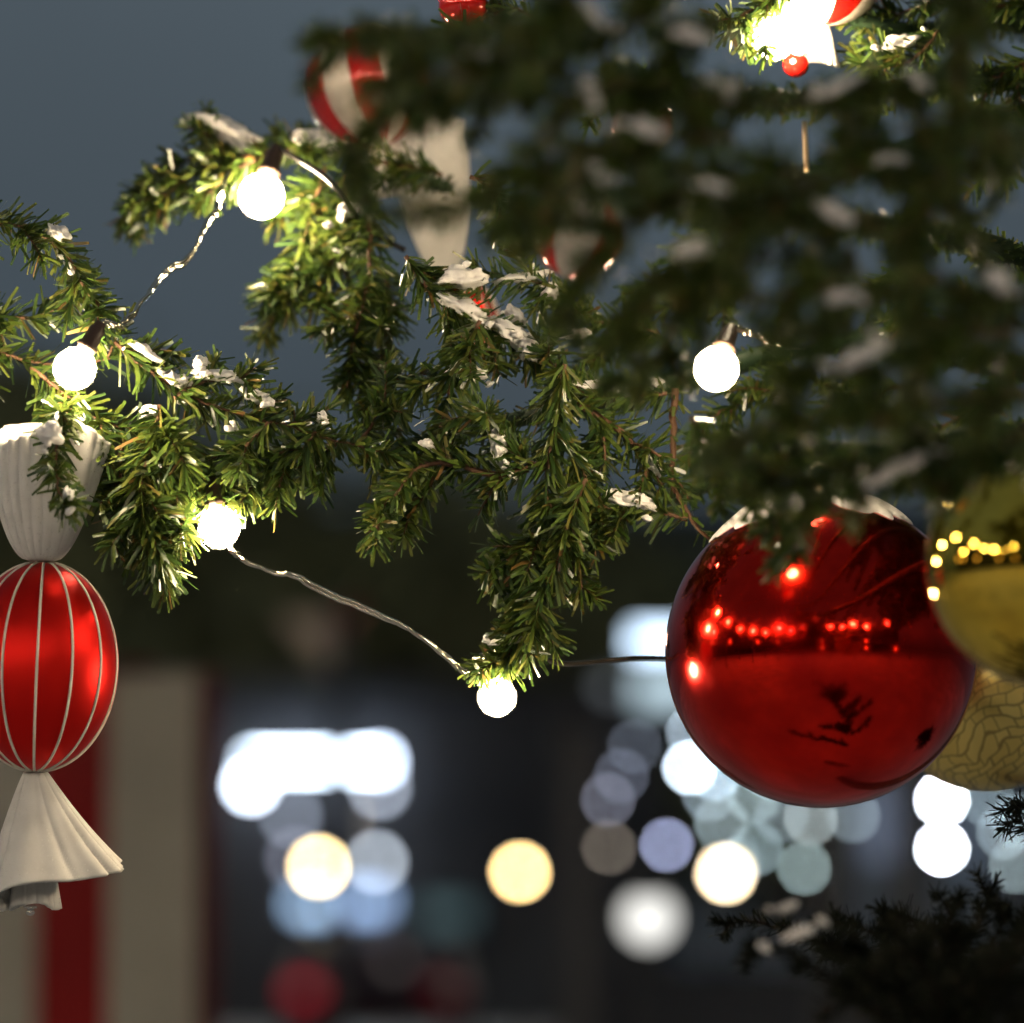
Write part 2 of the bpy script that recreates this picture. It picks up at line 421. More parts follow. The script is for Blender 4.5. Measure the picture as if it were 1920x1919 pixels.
def snow_mesh(c, ln, th, ang, seed, n=30, m=16):
    off = Vector((float(seed % 977), float(seed % 331), 3.3)); v, f = [], []
    ca, sa = math.cos(ang), math.sin(ang)
    for a in range(m + 1):
        ph = math.pi * a / m
        for b_ in range(n):
            q = 2 * math.pi * b_ / n; p = Vector((-math.cos(ph), math.sin(ph) * math.cos(q), math.sin(ph) * math.sin(q)))
            k = 1 + .50 * noise.fractal(p * 1.7 + off, 1.1, 2.1, 4) + .05 * noise.noise(p * 8 + off)
            x, y, z = p.x * ln / 2 * k, p.y * th * .85 * k, p.z * th * .62 * k * (1 if p.z > 0 else .55)
            z += .22 * th * noise.noise(Vector((p.x * 2.2, 0, 0)) + off)
            v.append(c + Vector((x * ca + z * sa * -1, y, x * sa + z * ca)))
    for a in range(m):
        for b_ in range(n): f.append((a * n + b_, a * n + (b_ + 1) % n, (a + 1) * n + (b_ + 1) % n, (a + 1) * n + b_))
    return mesh('snow', v, f, M_SNOW)


# ------------------------------------------------------------------ the decorated tree
TB = P(2200, 1700, 3.55); TB.z = 0
tree = empty('christmas_tree', TB, 'big artificial christmas tree with frosted green branches, strung with lights and ornaments', 'christmas tree')
mb = MB()
tp = [Vector((TB.x, TB.y, z)) for z in (0, .5, 1.2, 2.0, 2.8, 3.4)]
mb.tube(tp, [.065, .06, .055, .045, .03, .012], 14)
trunk = mb.build('trunk', M_BARK, tree)


def limb(pts):
    w = [P(*p) for p in pts]; w.insert(0, Vector((TB.x, TB.y, w[0].z + .02)))
    pa = smooth_path(w, 40); lb = MB().tube(pa, list(np.linspace(.011, .004, 40)), 8).build('limb', M_LIMB, tree)
    SEED[0] += 1; v, f = add_needles(pa, 46 * PX3, 6.3 * PX3, 1700, .3, seed=SEED[0]); link('foliage', fast_mesh('foliage', v, f, M_NEEDLE), lb)


for l_ in ([(1900, 150, 3.2), (1500, 190, 2.8), (1150, 130, 2.6)],
           [(1900, 480, 3.0), (1600, 420, 2.7), (1300, 400, 2.6), (1000, 330, 2.6)],
           [(1950, 700, 3.3), (1600, 640, 3.2), (1250, 720, 3.12), (1000, 780, 3.06), (700, 850, 3.02)],
           [(1950, 820, 2.9), (1650, 850, 2.75), (1450, 830, 2.7)],
           [(2000, 200, 3.5), (1500, 330, 3.5), (1000, 380, 3.4), (760, 330, 3.3)],
           [(1900, 40, 3.3), (1700, 60, 3.15), (1450, -20, 3.1)],
           [(1900, 900, 3.4), (1500, 860, 3.25), (1260, 930, 3.1), (1100, 960, 3.05)]): limb(l_)

# left side, at the plane of focus
branch(tree, [(-150, 470), (-40, 425), (60, 440), (120, 480), (155, 540), (200, 590)], 3.0, 66, 1.0, 4, 90, snow=[(108, 440, 44, 30, -40), (128, 505, 26, 14, -60)])
branch(tree, [(-150, 570), (-40, 580), (60, 590), (130, 560), (165, 530)], 3.05, 62, .9, 2, 80)
branch(tree, [(-150, 640), (-20, 655), (60, 680), (150, 690), (230, 660)], 3.03, 60, .55, 2, 90)
branch(tree, [(60, 690), (130, 745), (200, 790), (270, 800)], 3.01, 64, 1.0, 3, 100)
branch(tree, [(150, 740), (120, 800), (110, 850), (108, 900), (120, 948)], (2.98, 2.90), 62, 1.15, 2, 60, snow=[(100, 815, 40, 46, 60, 2.9), (128, 930, 20, 24, 0, 2.9)])
branch(tree, [(215, 640), (260, 680), (320, 720), (390, 760), (480, 790), (560, 805), (640, 830), (730, 850)], 3.0, 62, 1.05, 5, 90,
       snow=[(272, 662, 70, 20, -35), (333, 716, 58, 26, -25), (604, 785, 24, 22, 0), (440, 800, 24, 14, -50)])
branch(tree, [(330, 745), (385, 715), (440, 712), (480, 690)], 3.0, 52, .95, 2, 60, snow=[(410, 708, 100, 24, -6), (478, 748, 62, 26, -25), (378, 685, 26, 26, 20)])
branch(tree, [(300, 760), (290, 830), (270, 900), (265, 970), (300, 1040)], (3.0, 2.96), 78, 1.35, 6, 110, snow=[(285, 775, 40, 24, 10)], droop=.5)
branch(tree, [(300, 790), (340, 860), (330, 940), (350, 1000)], (3.0, 2.98), 66, 1.1, 4, 90, droop=.5)
branch(tree, [(240, 800), (225, 880), (240, 960), (250, 1040)], (3.02, 2.98), 62, 1.0, 3, 90, droop=.5)
branch(tree, [(500, 795), (450, 850), (420, 900), (405, 945)], 2.99, 66, 1.15, 4, 80, droop=.4)
branch(tree, [(590, 810), (550, 860), (500, 890), (455, 930)], 3.0, 62, 1.1, 4, 80, droop=.5)
branch(tree, [(640, 830), (600, 850), (560, 900)], 3.02, 56, .9, 2, 70)
branch(tree, [(660, 840), (700, 790), (720, 740), (725, 680)], 3.04, 60, 1.0, 3, 80)

# arching branch up left, behind the plane of focus
branch(tree, [(830, 330), (700, 300), (600, 285), (500, 280), (420, 280), (340, 300), (270, 350), (235, 405)], 3.27, 62, 1.15, 6, 100,
       snow=[(430, 258, 160, 46, -28), (590, 270, 80, 40, -10)])
branch(tree, [(470, 290), (400, 310), (330, 350), (275, 410)], 3.24, 62, 1.0, 3, 90)
branch(tree, [(500, 290), (440, 320), (400, 350), (370, 385)], 3.23, 58, 1.1, 3, 60, droop=.5)
branch(tree, [(440, 280), (400, 250), (385, 220)], 3.28, 50, .9, 2, 50)
branch(tree, [(600, 300), (560, 270), (520, 250)], 3.3, 56, .8, 2, 50)
branch(tree, [(610, 310), (590, 380), (565, 440), (545, 510), (540, 570)], (3.25, 3.2), 72, 1.15, 5, 100, droop=.5)
branch(tree, [(650, 330), (650, 420), (620, 500), (590, 570)], (3.24, 3.2), 72, 1.1, 5, 100, droop=.5, snow=[(655, 400, 46, 30, 30, 3.2), (680, 480, 60, 26, -30, 3.2)])
branch(tree, [(690, 380), (700, 470), (690, 560), (670, 640), (650, 730)], (3.2, 3.1), 66, 1.1, 4, 90, droop=.5)
branch(tree, [(720, 500), (730, 600), (710, 680), (690, 780)], (3.2, 3.08), 64, 1.0, 4, 90, droop=.5)

# centre, at the plane of focus
branch(tree, [(990, 880), (930, 895), (850, 872), (780, 880), (730, 930), (695, 1000)], 3.0, 62, .95, 4, 90, tw=5, snow=[(800, 835, 26, 18, 0)])
branch(tree, [(820, 880), (790, 940), (740, 990)], 3.01, 58, 1.0, 2, 80)
branch(tree, [(1060, 680), (1040, 770), (1025, 860), (1020, 950), (1010, 1040), (990, 1120), (970, 1200)], 3.0, 66, 1.2, 6, 100, droop=.5)
branch(tree, [(1100, 900), (1070, 980), (1050, 1060), (1020, 1120), (1000, 1190)], 2.98, 60, 1.0, 3, 80, droop=.5)
branch(tree, [(1000, 1000), (950, 1050), (915, 1090)], 3.0, 56, 1.0, 3, 70)
branch(tree, [(1010, 1130), (985, 1180), (955, 1225), (950, 1255)], 3.0, 60, 1.6, 4, 60, snow=[(965, 1200, 80, 22, 14)])
branch(tree, [(1060, 1040), (1085, 1080), (1090, 1120)], 3.0, 50, .9, 2, 50)
branch(tree, [(1290, 975), (1210, 950), (1140, 960), (1090, 1000)], 3.02, 60, 1.05, 4, 80, snow=[(1180, 945, 90, 34, -14), (1085, 910, 40, 18, 20)])
branch(tree, [(1020, 880), (960, 850), (915, 800), (890, 760)], 3.0, 58, 1.0, 4, 80, snow=[(930, 830, 52, 34, -70), (945, 880, 60, 18, -40)])
branch(tree, [(900, 600), (860, 680), (840, 760), (820, 830), (790, 890)], 3.03, 66, 1.15, 4, 90, droop=.45, snow=[(873, 703, 62, 38, -15)])
branch(tree, [(760, 480), (800, 540), (880, 600), (950, 640), (1010, 680)], 3.05, 64, 1.2, 4, 90,
       snow=[(870, 585, 110, 34, -28), (960, 635, 100, 38, -38), (990, 658, 50, 44, -40), (870, 525, 90, 44, 5)])
branch(tree, [(1080, 560), (1010, 530), (940, 520), (890, 500)], 3.06, 60, 1.0, 3, 80, snow=[(980, 522, 110, 20, 10), (1035, 552, 36, 30, 0), (965, 595, 50, 26, -30)])
branch(tree, [(1250, 735), (1180, 735), (1110, 745), (1050, 700), (1010, 640)], 3.04, 62, 1.0, 4, 90, snow=[(1120, 725, 96, 18, -3), (1220, 722, 28, 24, 0), (1080, 628, 50, 20, 10)])
branch(tree, [(1090, 760), (1160, 800), (1200, 850), (1240, 910)], 3.03, 60, .9, 3, 80, tw=5, snow=[(1220, 872, 56, 22, -55)])
branch(tree, [(1265, 730), (1262, 830), (1270, 920), (1330, 1010)], 3.05, 44, .3, 1, 60, tw=5)
branch(tree, [(880, 330), (930, 360), (940, 400), (930, 430)], 3.02, 52, 1.0, 2, 60)
branch(tree, [(940, 480), (990, 440), (1000, 400)], 3.1, 56, .9, 2, 60)
branch(tree, [(1130, 780), (1120, 860), (1110, 930), (1120, 1000)], 3.06, 60, 1.0, 4, 90, droop=.5)

# behind, right
for pts, d, sn in (
        ([(1250, 640), (1180, 600), (1110, 600), (1050, 580)], 3.12, []),
        ([(1400, 520), (1300, 560), (1200, 600), (1120, 680)], 3.15, []),
        ([(1500, 700), (1420, 740), (1340, 780), (1290, 860)], 3.12, []),
        ([(1700, 720), (1600, 740), (1500, 800), (1440, 880)], 3.15, []),
        ([(1900, 700), (1800, 780), (1700, 820), (1620, 900)], 3.2, []),
        ([(1450, 350), (1350, 420), (1280, 480), (1220, 560)], 3.2, []),
        ([(1900, 560), (1780, 600), (1680, 640), (1580, 700)], 3.2, []),
        ([(1950, 100), (1880, 140), (1840, 200), (1900, 260), (1890, 330)], 3.12, []),
        ([(1960, 10), (1850, 15), (1740, 10), (1650, 40)], 3.15, []),
        ([(1760, 60), (1720, 110), (1660, 130), (1610, 120)], 3.12, [(1690, 85, 80, 30, 20)]),
        ([(1480, -30), (1430, 10), (1385, 30), (1365, 60)], 3.06, []),
        ([(1010, 40), (960, 20), (900, 40), (880, 60)], 3.06, []),
        ([(1260, 150), (1200, 160), (1150, 150)], 3.08, []),
        ([(1720, 470), (1690, 540), (1700, 620)], 3.06, [])):
    branch(tree, pts, d, 58, .95, 4, 90, snow=sn)

# in front of the plane of focus: dark soft strokes
FRONT = [
    ([(1150, 40), (1000, 80), (850, 90), (700, 70), (590, 72)], 2.45, [(900, 110, 60, 26, 8), (740, 70, 50, 30, -20)], (44, 4)),
    ([(1050, 130), (930, 150), (830, 140), (750, 110)], 2.42, [], (50, 4)),
    ([(920, 60), (830, 70), (740, 85), (650, 92), (600, 88)], 2.5, [], (40, 2)),
    ([(900, 130), (820, 170), (750, 190), (715, 215)], 2.55, [], (44, 2)),
    ([(1000, 160), (900, 180), (800, 185), (720, 225), (660, 270), (650, 340)], 2.5, [], (38, 3)),
    ([(900, 190), (840, 180), (780, 200)], 2.5, [], (40, 1)),
    ([(720, 240), (680, 290), (690, 390)], 2.6, [], (40, 1)),
    ([(1180, 150), (1090, 190), (1020, 240), (960, 310), (900, 370), (830, 400), (740, 398)], 2.42, [], (48, 0)),
    ([(1300, -60), (1200, 40), (1100, 80), (1010, 70), (960, 40)], 2.45, [(1110, 30, 90, 24, -45), (1150, 85, 70, 26, -10)]),
    ([(1100, -60), (1030, 20), (960, 70)], 2.4, []),
    ([(1350, 200), (1250, 160), (1150, 180), (1060, 180), (980, 190)], 2.45, [(1100, 170, 70, 46, -60)]),
    ([(1380, 260), (1280, 270), (1180, 300), (1080, 290), (1000, 330), (950, 420)], 2.42, [(1215, 245, 90, 36, -15), (1300, 285, 80, 24, -20)]),
    ([(1400, 380), (1300, 370), (1200, 400), (1130, 470), (1080, 540), (1040, 600)], 2.45, [(1120, 330, 60, 26, -50)]),
    ([(1250, 240), (1150, 260), (1080, 340), (1030, 420), (990, 470)], 2.5, []),
    ([(1450, 480), (1340, 490), (1250, 520), (1180, 570), (1140, 640)], 2.45, [(1300, 470, 100, 40, 10)]),
    ([(1500, 330), (1420, 300), (1330, 330), (1250, 310)], 2.4, [(1340, 350, 70, 20, -20)]),
    ([(1650, 420), (1550, 400), (1450, 400), (1380, 450), (1330, 540), (1290, 590)], 2.45, [(1560, 400, 110, 36, -30), (1455, 345, 120, 36, 20)]),
    ([(1600, 330), (1520, 340), (1450, 380), (1350, 400)], 2.42, []),
    ([(1760, 520), (1640, 560), (1540, 540), (1440, 570), (1370, 560)], 2.42, [(1570, 560, 50, 30, 10)]),
    ([(1900, 620), (1780, 640), (1680, 680), (1560, 700), (1470, 700)], 2.45, [(1620, 668, 150, 40, 25)]),
    ([(1940, 740), (1800, 750), (1680, 780), (1560, 790), (1440, 800), (1350, 850)], 2.45, []),
    ([(1940, 860), (1800, 860), (1700, 890), (1600, 870), (1500, 900), (1400, 920)], 2.52, [(1690, 880, 130, 34, 25), (1760, 860, 70, 26, 10)]),
    ([(1940, 800), (1860, 860), (1800, 900), (1760, 950)], 2.5, []),
    ([(1500, 780), (1500, 880), (1500, 960), (1490, 1040)], 2.68, []),
    ([(1300, 780), (1330, 830), (1380, 870), (1440, 880)], 2.75, []),
    ([(1620, 830), (1570, 900), (1540, 950)], 2.66, []),
    ([(1420, 850), (1440, 910), (1470, 960)], 2.7, [(1490, 945, 50, 40, 10, 2.75)]),
    ([(1940, 250), (1850, 300), (1760, 330), (1660, 330), (1560, 300)], 2.5, [(1660, 300, 60, 20, 20)]),
    ([(1940, 560), (1850, 560), (1780, 590), (1740, 660)], 2.45, [(1870, 530, 70, 56, -40), (1800, 510, 120, 30, 10)]),
    ([(1790, -60), (1795, 100), (1780, 260), (1740, 400), (1690, 480)], 2.45, []),
    ([(1810, -40), (1800, 120), (1790, 300), (1800, 420)], 2.5, []),
    ([(1480, 200), (1560, 165), (1640, 160), (1710, 190), (1760, 260), (1780, 340)], 2.5, [(1570, 165, 120, 26, 25), (1650, 140, 90, 26, 0), (1730, 160, 50, 28, -25)]),
    ([(1350, 30), (1280, 80), (1230, 160), (1200, 240)], 2.45, [(1300, 70, 100, 34, -15)]),
    ([(1470, 190), (1400, 200), (1320, 215), (1240, 200)], 2.5, [(1340, 165, 110, 40, -12), (1450, 165, 110, 40, 25)]),
    ([(1940, 280), (1890, 275), (1840, 290)], 2.55, [(1890, 255, 90, 26, 8)]),
    ([(1600, 180), (1590, 250), (1600, 310)], 2.55, []),
    ([(1700, 330), (1720, 420), (1700, 500), (1720, 600)], 2.5, []),
    ([(1600, 610), (1530, 630), (1470, 640), (1440, 630)], 2.45, [], (50, 2)),
    ([(1270, 600), (1230, 680), (1190, 740)], 2.6, [], (50, 2)),
    ([(1880, 500), (1900, 600), (1880, 700)], 2.5, []),
    ([(1750, 680), (1720, 760), (1690, 850)], 2.5, []),
    ([(1600, 460), (1560, 520), (1480, 500)], 2.5, []),
]
for pts, d, sn, *o in FRONT:
    fh, fs = o[0] if o else (48, max(2, len(pts) - 1))
    if d < 2.56: d -= .10
    branch(tree, pts, d, fh, 1.2, fs, 90, snow=[s if len(s) > 5 else (*s, d - .03) for s in sn[::2]])

V, F, off = [], [], 0
r_ = np.random.default_rng(5)
for q in range(100):
    yy, dd = r_.uniform(-700, 1000), r_.uniform(2.5, 3.9)
    p0 = P(2200, yy - 60, 3.55); p1 = P(r_.uniform(2010 + max(0, 2.8 - dd) * 120, 2900), yy + r_.uniform(0, 120), dd)
    pa = smooth_path([p0, (p0 + p1) / 2 + Vector((0, 0, .02)), p1], 24)
    v, f = add_needles(pa, .034, .0042, 1500, .3, seed=900 + q); V.append(v); F.append(f + off); off += len(v)
o = link('inner_foliage', fast_mesh('inner_foliage', np.vstack(V), np.vstack(F), M_NEEDLE), tree); o['kind'] = 'stuff'

# ------------------------------------------------------------------ dark fir below, right
FB = P(1750, 1900, 2.95); FB.z = 0
fir = empty('fir_tree', FB, 'nearly black fir tree with short needles below the red ball, lower right corner', 'fir tree')
MB().tube([(FB.x, FB.y, z) for z in (0, .5, 1.0, 1.35, 1.47)], [.04, .034, .024, .012, .004], 12).build('trunk', M_BARK, fir)
FIR = [
    ([(1760, 2000), (1640, 1840), (1520, 1760), (1430, 1730), (1350, 1728)], 2.98, [], (32, 4)),
    ([(1760, 1900), (1700, 1800), (1620, 1745), (1540, 1730)], 2.95, [], (36, 5)),
    ([(1760, 1850), (1740, 1760), (1700, 1715), (1650, 1705)], 2.95, [], (36, 4)),
    ([(1760, 1850), (1770, 1760), (1790, 1710), (1800, 1690)], 2.92, [], (36, 4)),
    ([(1760, 1850), (1820, 1760), (1850, 1700), (1862, 1660)], 2.96, [], (36, 3)),
    ([(1760, 1900), (1860, 1800), (1940, 1720), (2000, 1690)], 2.9, [], (38, 5)),
    ([(1760, 2000), (1640, 1890), (1540, 1830), (1440, 1775), (1420, 1765)], 2.68, [(1500, 1752, 80, 26, 22, 2.5)], (36, 5)),
    ([(1760, 2000), (1700, 1860), (1620, 1790), (1540, 1765)], 2.8, [(1478, 1702, 60, 20, 25, 2.5)], (40, 5)),
    ([(1760, 2000), (1680, 1940), (1620, 1890), (1570, 1870)], 2.7, [], (40, 5)),
    ([(1760, 2000), (1760, 1880), (1720, 1810), (1680, 1780)], 2.7, [], (44, 6)),
    ([(1760, 2000), (1840, 1880), (1900, 1800), (1960, 1770)], 2.7, [], (44, 6)),
    ([(1760, 2050), (1860, 1960), (1960, 1900)], 2.7, [], (44, 6)),
    ([(1760, 2050), (1800, 1940), (1820, 1870), (1860, 1810)], 2.7, [], (44, 6)),
    ([(1760, 1920), (1680, 1840), (1640, 1800), (1580, 1780)], 2.8, [], (42, 6)),
    ([(1760, 1900), (1780, 1820), (1800, 1770), (1790, 1730)], 2.8, [], (42, 6)),
    ([(1760, 2060), (1700, 1990), (1650, 1950)], 2.65, [], (44, 6)),
    ([(1760, 1960), (1740, 1840), (1700, 1770), (1660, 1740)], 2.85, [], (42, 6)),
    ([(1760, 1960), (1830, 1840), (1900, 1760), (1960, 1720)], 2.85, [], (42, 6)),
    ([(1760, 1960), (1800, 1850), (1870, 1760), (1890, 1710)], 2.87, [], (40, 6)),
    ([(1760, 1980), (1700, 1900), (1660, 1850), (1610, 1825)], 2.75, [], (44, 6)),
    ([(1760, 1980), (1820, 1900), (1860, 1860), (1940, 1850)], 2.75, [], (44, 6)),
    ([(1760, 1980), (1780, 1880), (1820, 1820), (1880, 1790)], 2.75, [], (44, 6)),
    ([(2060, 1640), (1960, 1545), (1915, 1510), (1880, 1520)], 2.98, [], (44, 1)),
    ([(2060, 1680), (1970, 1580), (1920, 1545), (1885, 1550)], 2.98, [], (44, 0)),
]
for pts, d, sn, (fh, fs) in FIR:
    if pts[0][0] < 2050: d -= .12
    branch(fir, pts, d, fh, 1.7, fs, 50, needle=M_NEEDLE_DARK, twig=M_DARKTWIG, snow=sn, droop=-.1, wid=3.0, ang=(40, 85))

# ------------------------------------------------------------------ bulbs and wires
BULBS = [
    (140, 692, 2.955, 42, (.45, 0, .80), 'lit white globe bulb in a brown socket beside the left edge, above the red candy'),
    (490, 368, 3.2, 45, (.25, .3, .9), 'lit white globe bulb under the arching snowy branch at upper left'),
    (411, 990, 2.98, 41, (-.15, .2, .95), 'lit white globe bulb peeping out below the drooping left branch'),
    (932, 1308, 3.0, 38, (.10, .3, .95), 'lowest lit globe bulb, hanging under the tip of the central drooping branch'),
    (1343, 692, 2.86, 44, (.3, .5, .8), 'lit globe bulb amid blurred dark foliage above the big red ball'),
    (1452, 72, 3.06, 43, (-.1, .2, .95), 'overbright globe bulb touching the white wrapper at the top'),
    (1508, 30, 3.10, 40, (.1, .2, .95), 'overbright globe bulb directly under the striped candy at the top edge'),
]
sock_end = {}
for k, (px, py, d, r, ax, lab) in enumerate(BULBS):
    c = P(px, py, d); rm = r * KPX * d; a = Vector(ax).normalized()
    t = empty('light_bulb', c, lab, 'light bulb', 'globe bulbs of the light string')
    mb = MB(); prof = []
    for q in range(25):
        ph = math.pi * q / 24; prof.append((-math.cos(ph) * rm, math.sin(ph) * rm))
    mb.lathe(c, prof, 40, a)
    for i_, vv in enumerate(mb.v):
        p = (Vector(vv) - c); mb.v[i_] = tuple(c + p * (1 + .025 * noise.noise(p * 160 + Vector((k * 5., 0, 0)))))
    g = mb.build('globe', M_SHELL, t)
    MB().sphere(c, rm * .92, 36, 18).build('glowing_core', M_CORE, g)
    s = MB(); s.lathe(c, [(rm * .93, 1e-5), (rm * .93, rm * .42), (rm * 1.06, rm * .44), (rm * 1.08, rm * .50), (rm * 1.25, rm * .50), (rm * 1.27, rm * .40), (rm * 2.1, rm * .36), (rm * 2.12, rm * .28), (rm * 2.4, rm * .24), (rm * 2.4, 1e-5)], 20, a)
    s.build('socket', M_SOCKET, t); sock_end[k] = c + a * rm * 2.38


def wire(pts, label, twist=True, r=.00135, m=None, m_mat=None):
    pa = smooth_path(pts, 120); n = len(pa)
    mb = MB()
    if twist:
        rnd = np.random.default_rng(len(label)); kink = np.cumsum(rnd.normal(size=(n, 3)), axis=0) * .00035; kink -= np.linspace(0, 1, n)[:, None] * kink[-1]; pa = pa + kink
        tot = np.linalg.norm(np.diff(pa, axis=0), axis=1).sum()
        for ph in (0, math.pi):
            v = []
            for k in range(n):
                tt = Vector(pa[min(k + 1, n - 1)] - pa[max(k - 1, 0)]).normalized(); u = tt.orthogonal().normalized(); w = tt.cross(u)
                q = ph + k / n * tot / .12 * math.pi * 2 * .5; v.append(Vector(pa[k]) + (u * math.cos(q) + w * math.sin(q)) * r * .85)
            mb.tube(v, r, 8)
    else:
        mb.tube([Vector(p) for p in pa], r * 1.3, 8)
    o = mb.build('light_wire', m_mat or M_WIRE, None)
    o_loc = Vector(pa[0]); origin_to(o, o_loc)
    tag(o, label, 'wire', 'wires between the globe bulbs')


def PP(*a): return [P(*p) for p in a]


wire(PP((440, 300, 3.25), (404, 372, 3.17), (385, 420, 3.15), (345, 490, 3.1), (300, 520, 3.06), (255, 570, 3.0), (222, 612, 2.97)) + [sock_end[0]], 'twisted clear wire running up from the leftmost bulb to the arching branch')
wire([sock_end[2]] + PP((430, 950, 3.03), (432, 1020, 3.0), (455, 1048, 3.0), (500, 1072, 3.0), (550, 1082, 3.0), (600, 1108, 3.0), (680, 1140, 3.0), (740, 1166, 3.0), (790, 1200, 3.0), (845, 1238, 3.0), (880, 1262, 3.0), (892, 1235, 3.02)) + [sock_end[3]], 'twisted clear wire sagging from the drooping left branch to the lowest bulb')
wire(PP((1000, 1230, 3.05), (1060, 1245, 3.08), (1130, 1240, 3.1), (1200, 1234, 3.12), (1290, 1236, 3.2)), 'thin dark wire passing behind the left edge of the big red ball', False, .0014, m_mat=M_DARKWIRE)
wire([sock_end[1]] + PP((560, 300, 3.2), (600, 325, 3.19), (640, 362, 3.18), (690, 430, 3.2), (760, 470, 3.2)), 'dark glossy wire crossing the branch beside the upper left bulb', False, .0016, m_mat=M_DARKWIRE)
wire([sock_end[4]] + PP((1400, 620, 2.9), (1450, 632, 2.88), (1490, 645, 2.9), (1560, 610, 3.0)), 'clear wire leading into the foliage from the bulb above the red ball')
wire([sock_end[5]] + PP((1440, -60, 3.1), (1470, -80, 3.1)) + [sock_end[6]], 'dark wire joining the two bulbs at the top edge', False, .0012, m_mat=M_DARKWIRE)


# ------------------------------------------------------------------ ornaments
def wrapper(parent, c, axis, ln, r0, r1, flat=.55, pleats=11, amp=.16, seed=1, skew=(0, 0), power=1.3, hem=.12, swirl=.5, name='wrapper', cup=0.0, wide=None):
    """A gathered fabric end of a sweet: from the neck at c along axis, pleated and flaring. X stays sideways."""
    ax = Vector(axis).normalized(); u = Vector((1, 0, 0)); u = (u - ax * u.dot(ax)).normalized(); w = ax.cross(u)
    rnd = random.Random(seed); ph = [rnd.uniform(0, 6.28) for _ in range(6)]
    n, m = 160, 40; v, f = [], []
    for a in range(m + 1):
        t = a / m
        for b_ in range(n):
            q = 2 * math.pi * b_ / n + swirl * t * t
            rr = r0 + (r1 - r0) * (t ** power) * (1 - cup * t * t)
            am = .55 + .45 * math.sin(3 * q + ph[5]) * math.sin(2 * q + ph[3])
            pl = am * math.sin(pleats * q + ph[0] + 2.2 * math.sin(q * 2 + ph[1]) + 1.3 * t * math.sin(q + ph[2])) + .15 * math.sin(2 * pleats * q + ph[4])
            big = math.sin(3 * q + ph[2]) * .6 + math.sin(2 * q + ph[3])
            rr *= 1 + amp * (.35 + .65 * t) * min(1, abs(pl)) ** .8 + .12 * t * big
            le = ln * (1 + hem * math.sin(2 * q + ph[4]) * t + hem * .15 * math.sin(5 * q + ph[5]) * t)
            p = Vector(c) + ax * (t * le) + u * (math.cos(q) * rr + skew[0] * t * t) + w * (math.sin(q) * rr * flat)
            p += u * 0 + Vector((0, 0, skew[1] * t * t * math.cos(q)))
            v.append(p)
    for a in range(m):
        for b_ in range(n): f.append((a * n + b_, a * n + (b_ + 1) % n, (a + 1) * n + (b_ + 1) % n, (a + 1) * n + b_))
    o = link(name, mesh(name, v, f, M_GLITTER), parent)
    md = o.modifiers.new('cloth', 'SOLIDIFY'); md.thickness = .0016; md.offset = 0
    return o


def piped_body(parent, c, rx, rz, tilt, ribs, th0):
    rot = Matrix.Rotation(tilt, 3, 'Y'); mb = MB(); mb.sphere((0, 0, 0), rx, 72, 48, rz=rz)
    me = mesh('body', [Vector(c) + rot @ Vector(p) for p in mb.v], mb.f, M_SATIN); body = link('body', me, parent)
    for k in range(ribs):
        a = th0 + 2 * math.pi * k / ribs; pts = []
        for q in range(41):
            ph = math.pi * (.035 + .93 * q / 40); rr = 1.004
            pts.append(Vector(c) + rot @ Vector((math.sin(ph) * math.sin(a) * rx * rr, -math.sin(ph) * math.cos(a) * rx * rr, math.cos(ph) * rz * rr)))
        MB().tube(pts, .0009, 6).build('piping', M_PIPING, body)
    return body


c = P(74, 1250, 2.99); k3 = KPX * 2.99
candy = empty('candy_ornament', c, 'large red satin candy ornament with cream piping and white glitter wrapper ends', 'christmas ornament')
piped_body(candy, c, 148 * k3, 196 * k3, R(2.2), 14, R(4))
wrapper(candy, P(78, 1052, 2.99), (.02, -.12, 1), 235 * k3, 17 * k3, 110 * k3, .62, 8, .18, 3, (8 * k3, 0), .46, .10, .25, cup=.08)
wrapper(candy, P(66, 1447, 2.99), (.10, .08, -1), 212 * k3, 18 * k3, 122 * k3, .55, 7, .32, 8, (16 * k3, 30 * k3), .95, .08, .7)
wrapper(candy, P(64, 1460, 3.0), (.0, .05, -1), 240 * k3, 14 * k3, 42 * k3, .7, 5, .16, 21, (4 * k3, 0), 1.0, .03, .3)
mb = MB(); kc = P(57, 1700, 2.99); mb.lathe(kc, [(0, 1e-5), (0, 12 * k3), (-3 * k3, 12 * k3), (-4 * k3, 5 * k3), (-7 * k3, 6 * k3), (-11 * k3, 9 * k3), (-16 * k3, 6 * k3), (-18 * k3, 1e-5)], 20); mb.build('knob', M_CHROME, candy)


def striped_ball(c, r, axis, n_str, ph, label, rz=None, m1=None, m2=None):
    t = empty('striped_ornament', c, label, 'christmas ornament', 'red and white striped ornaments')
    mb = MB(); mb.sphere(c, r, 96, 40, axis=axis, rz=rz or r)
    for k in range(len(mb.f)):
        a = (k % 96) / 96; mb.i[k] = int((a + ph) * n_str) % 2
    mb.build('body', [m1 or M_REDGLOSS, m2 or M_CREAM], t)
    return t


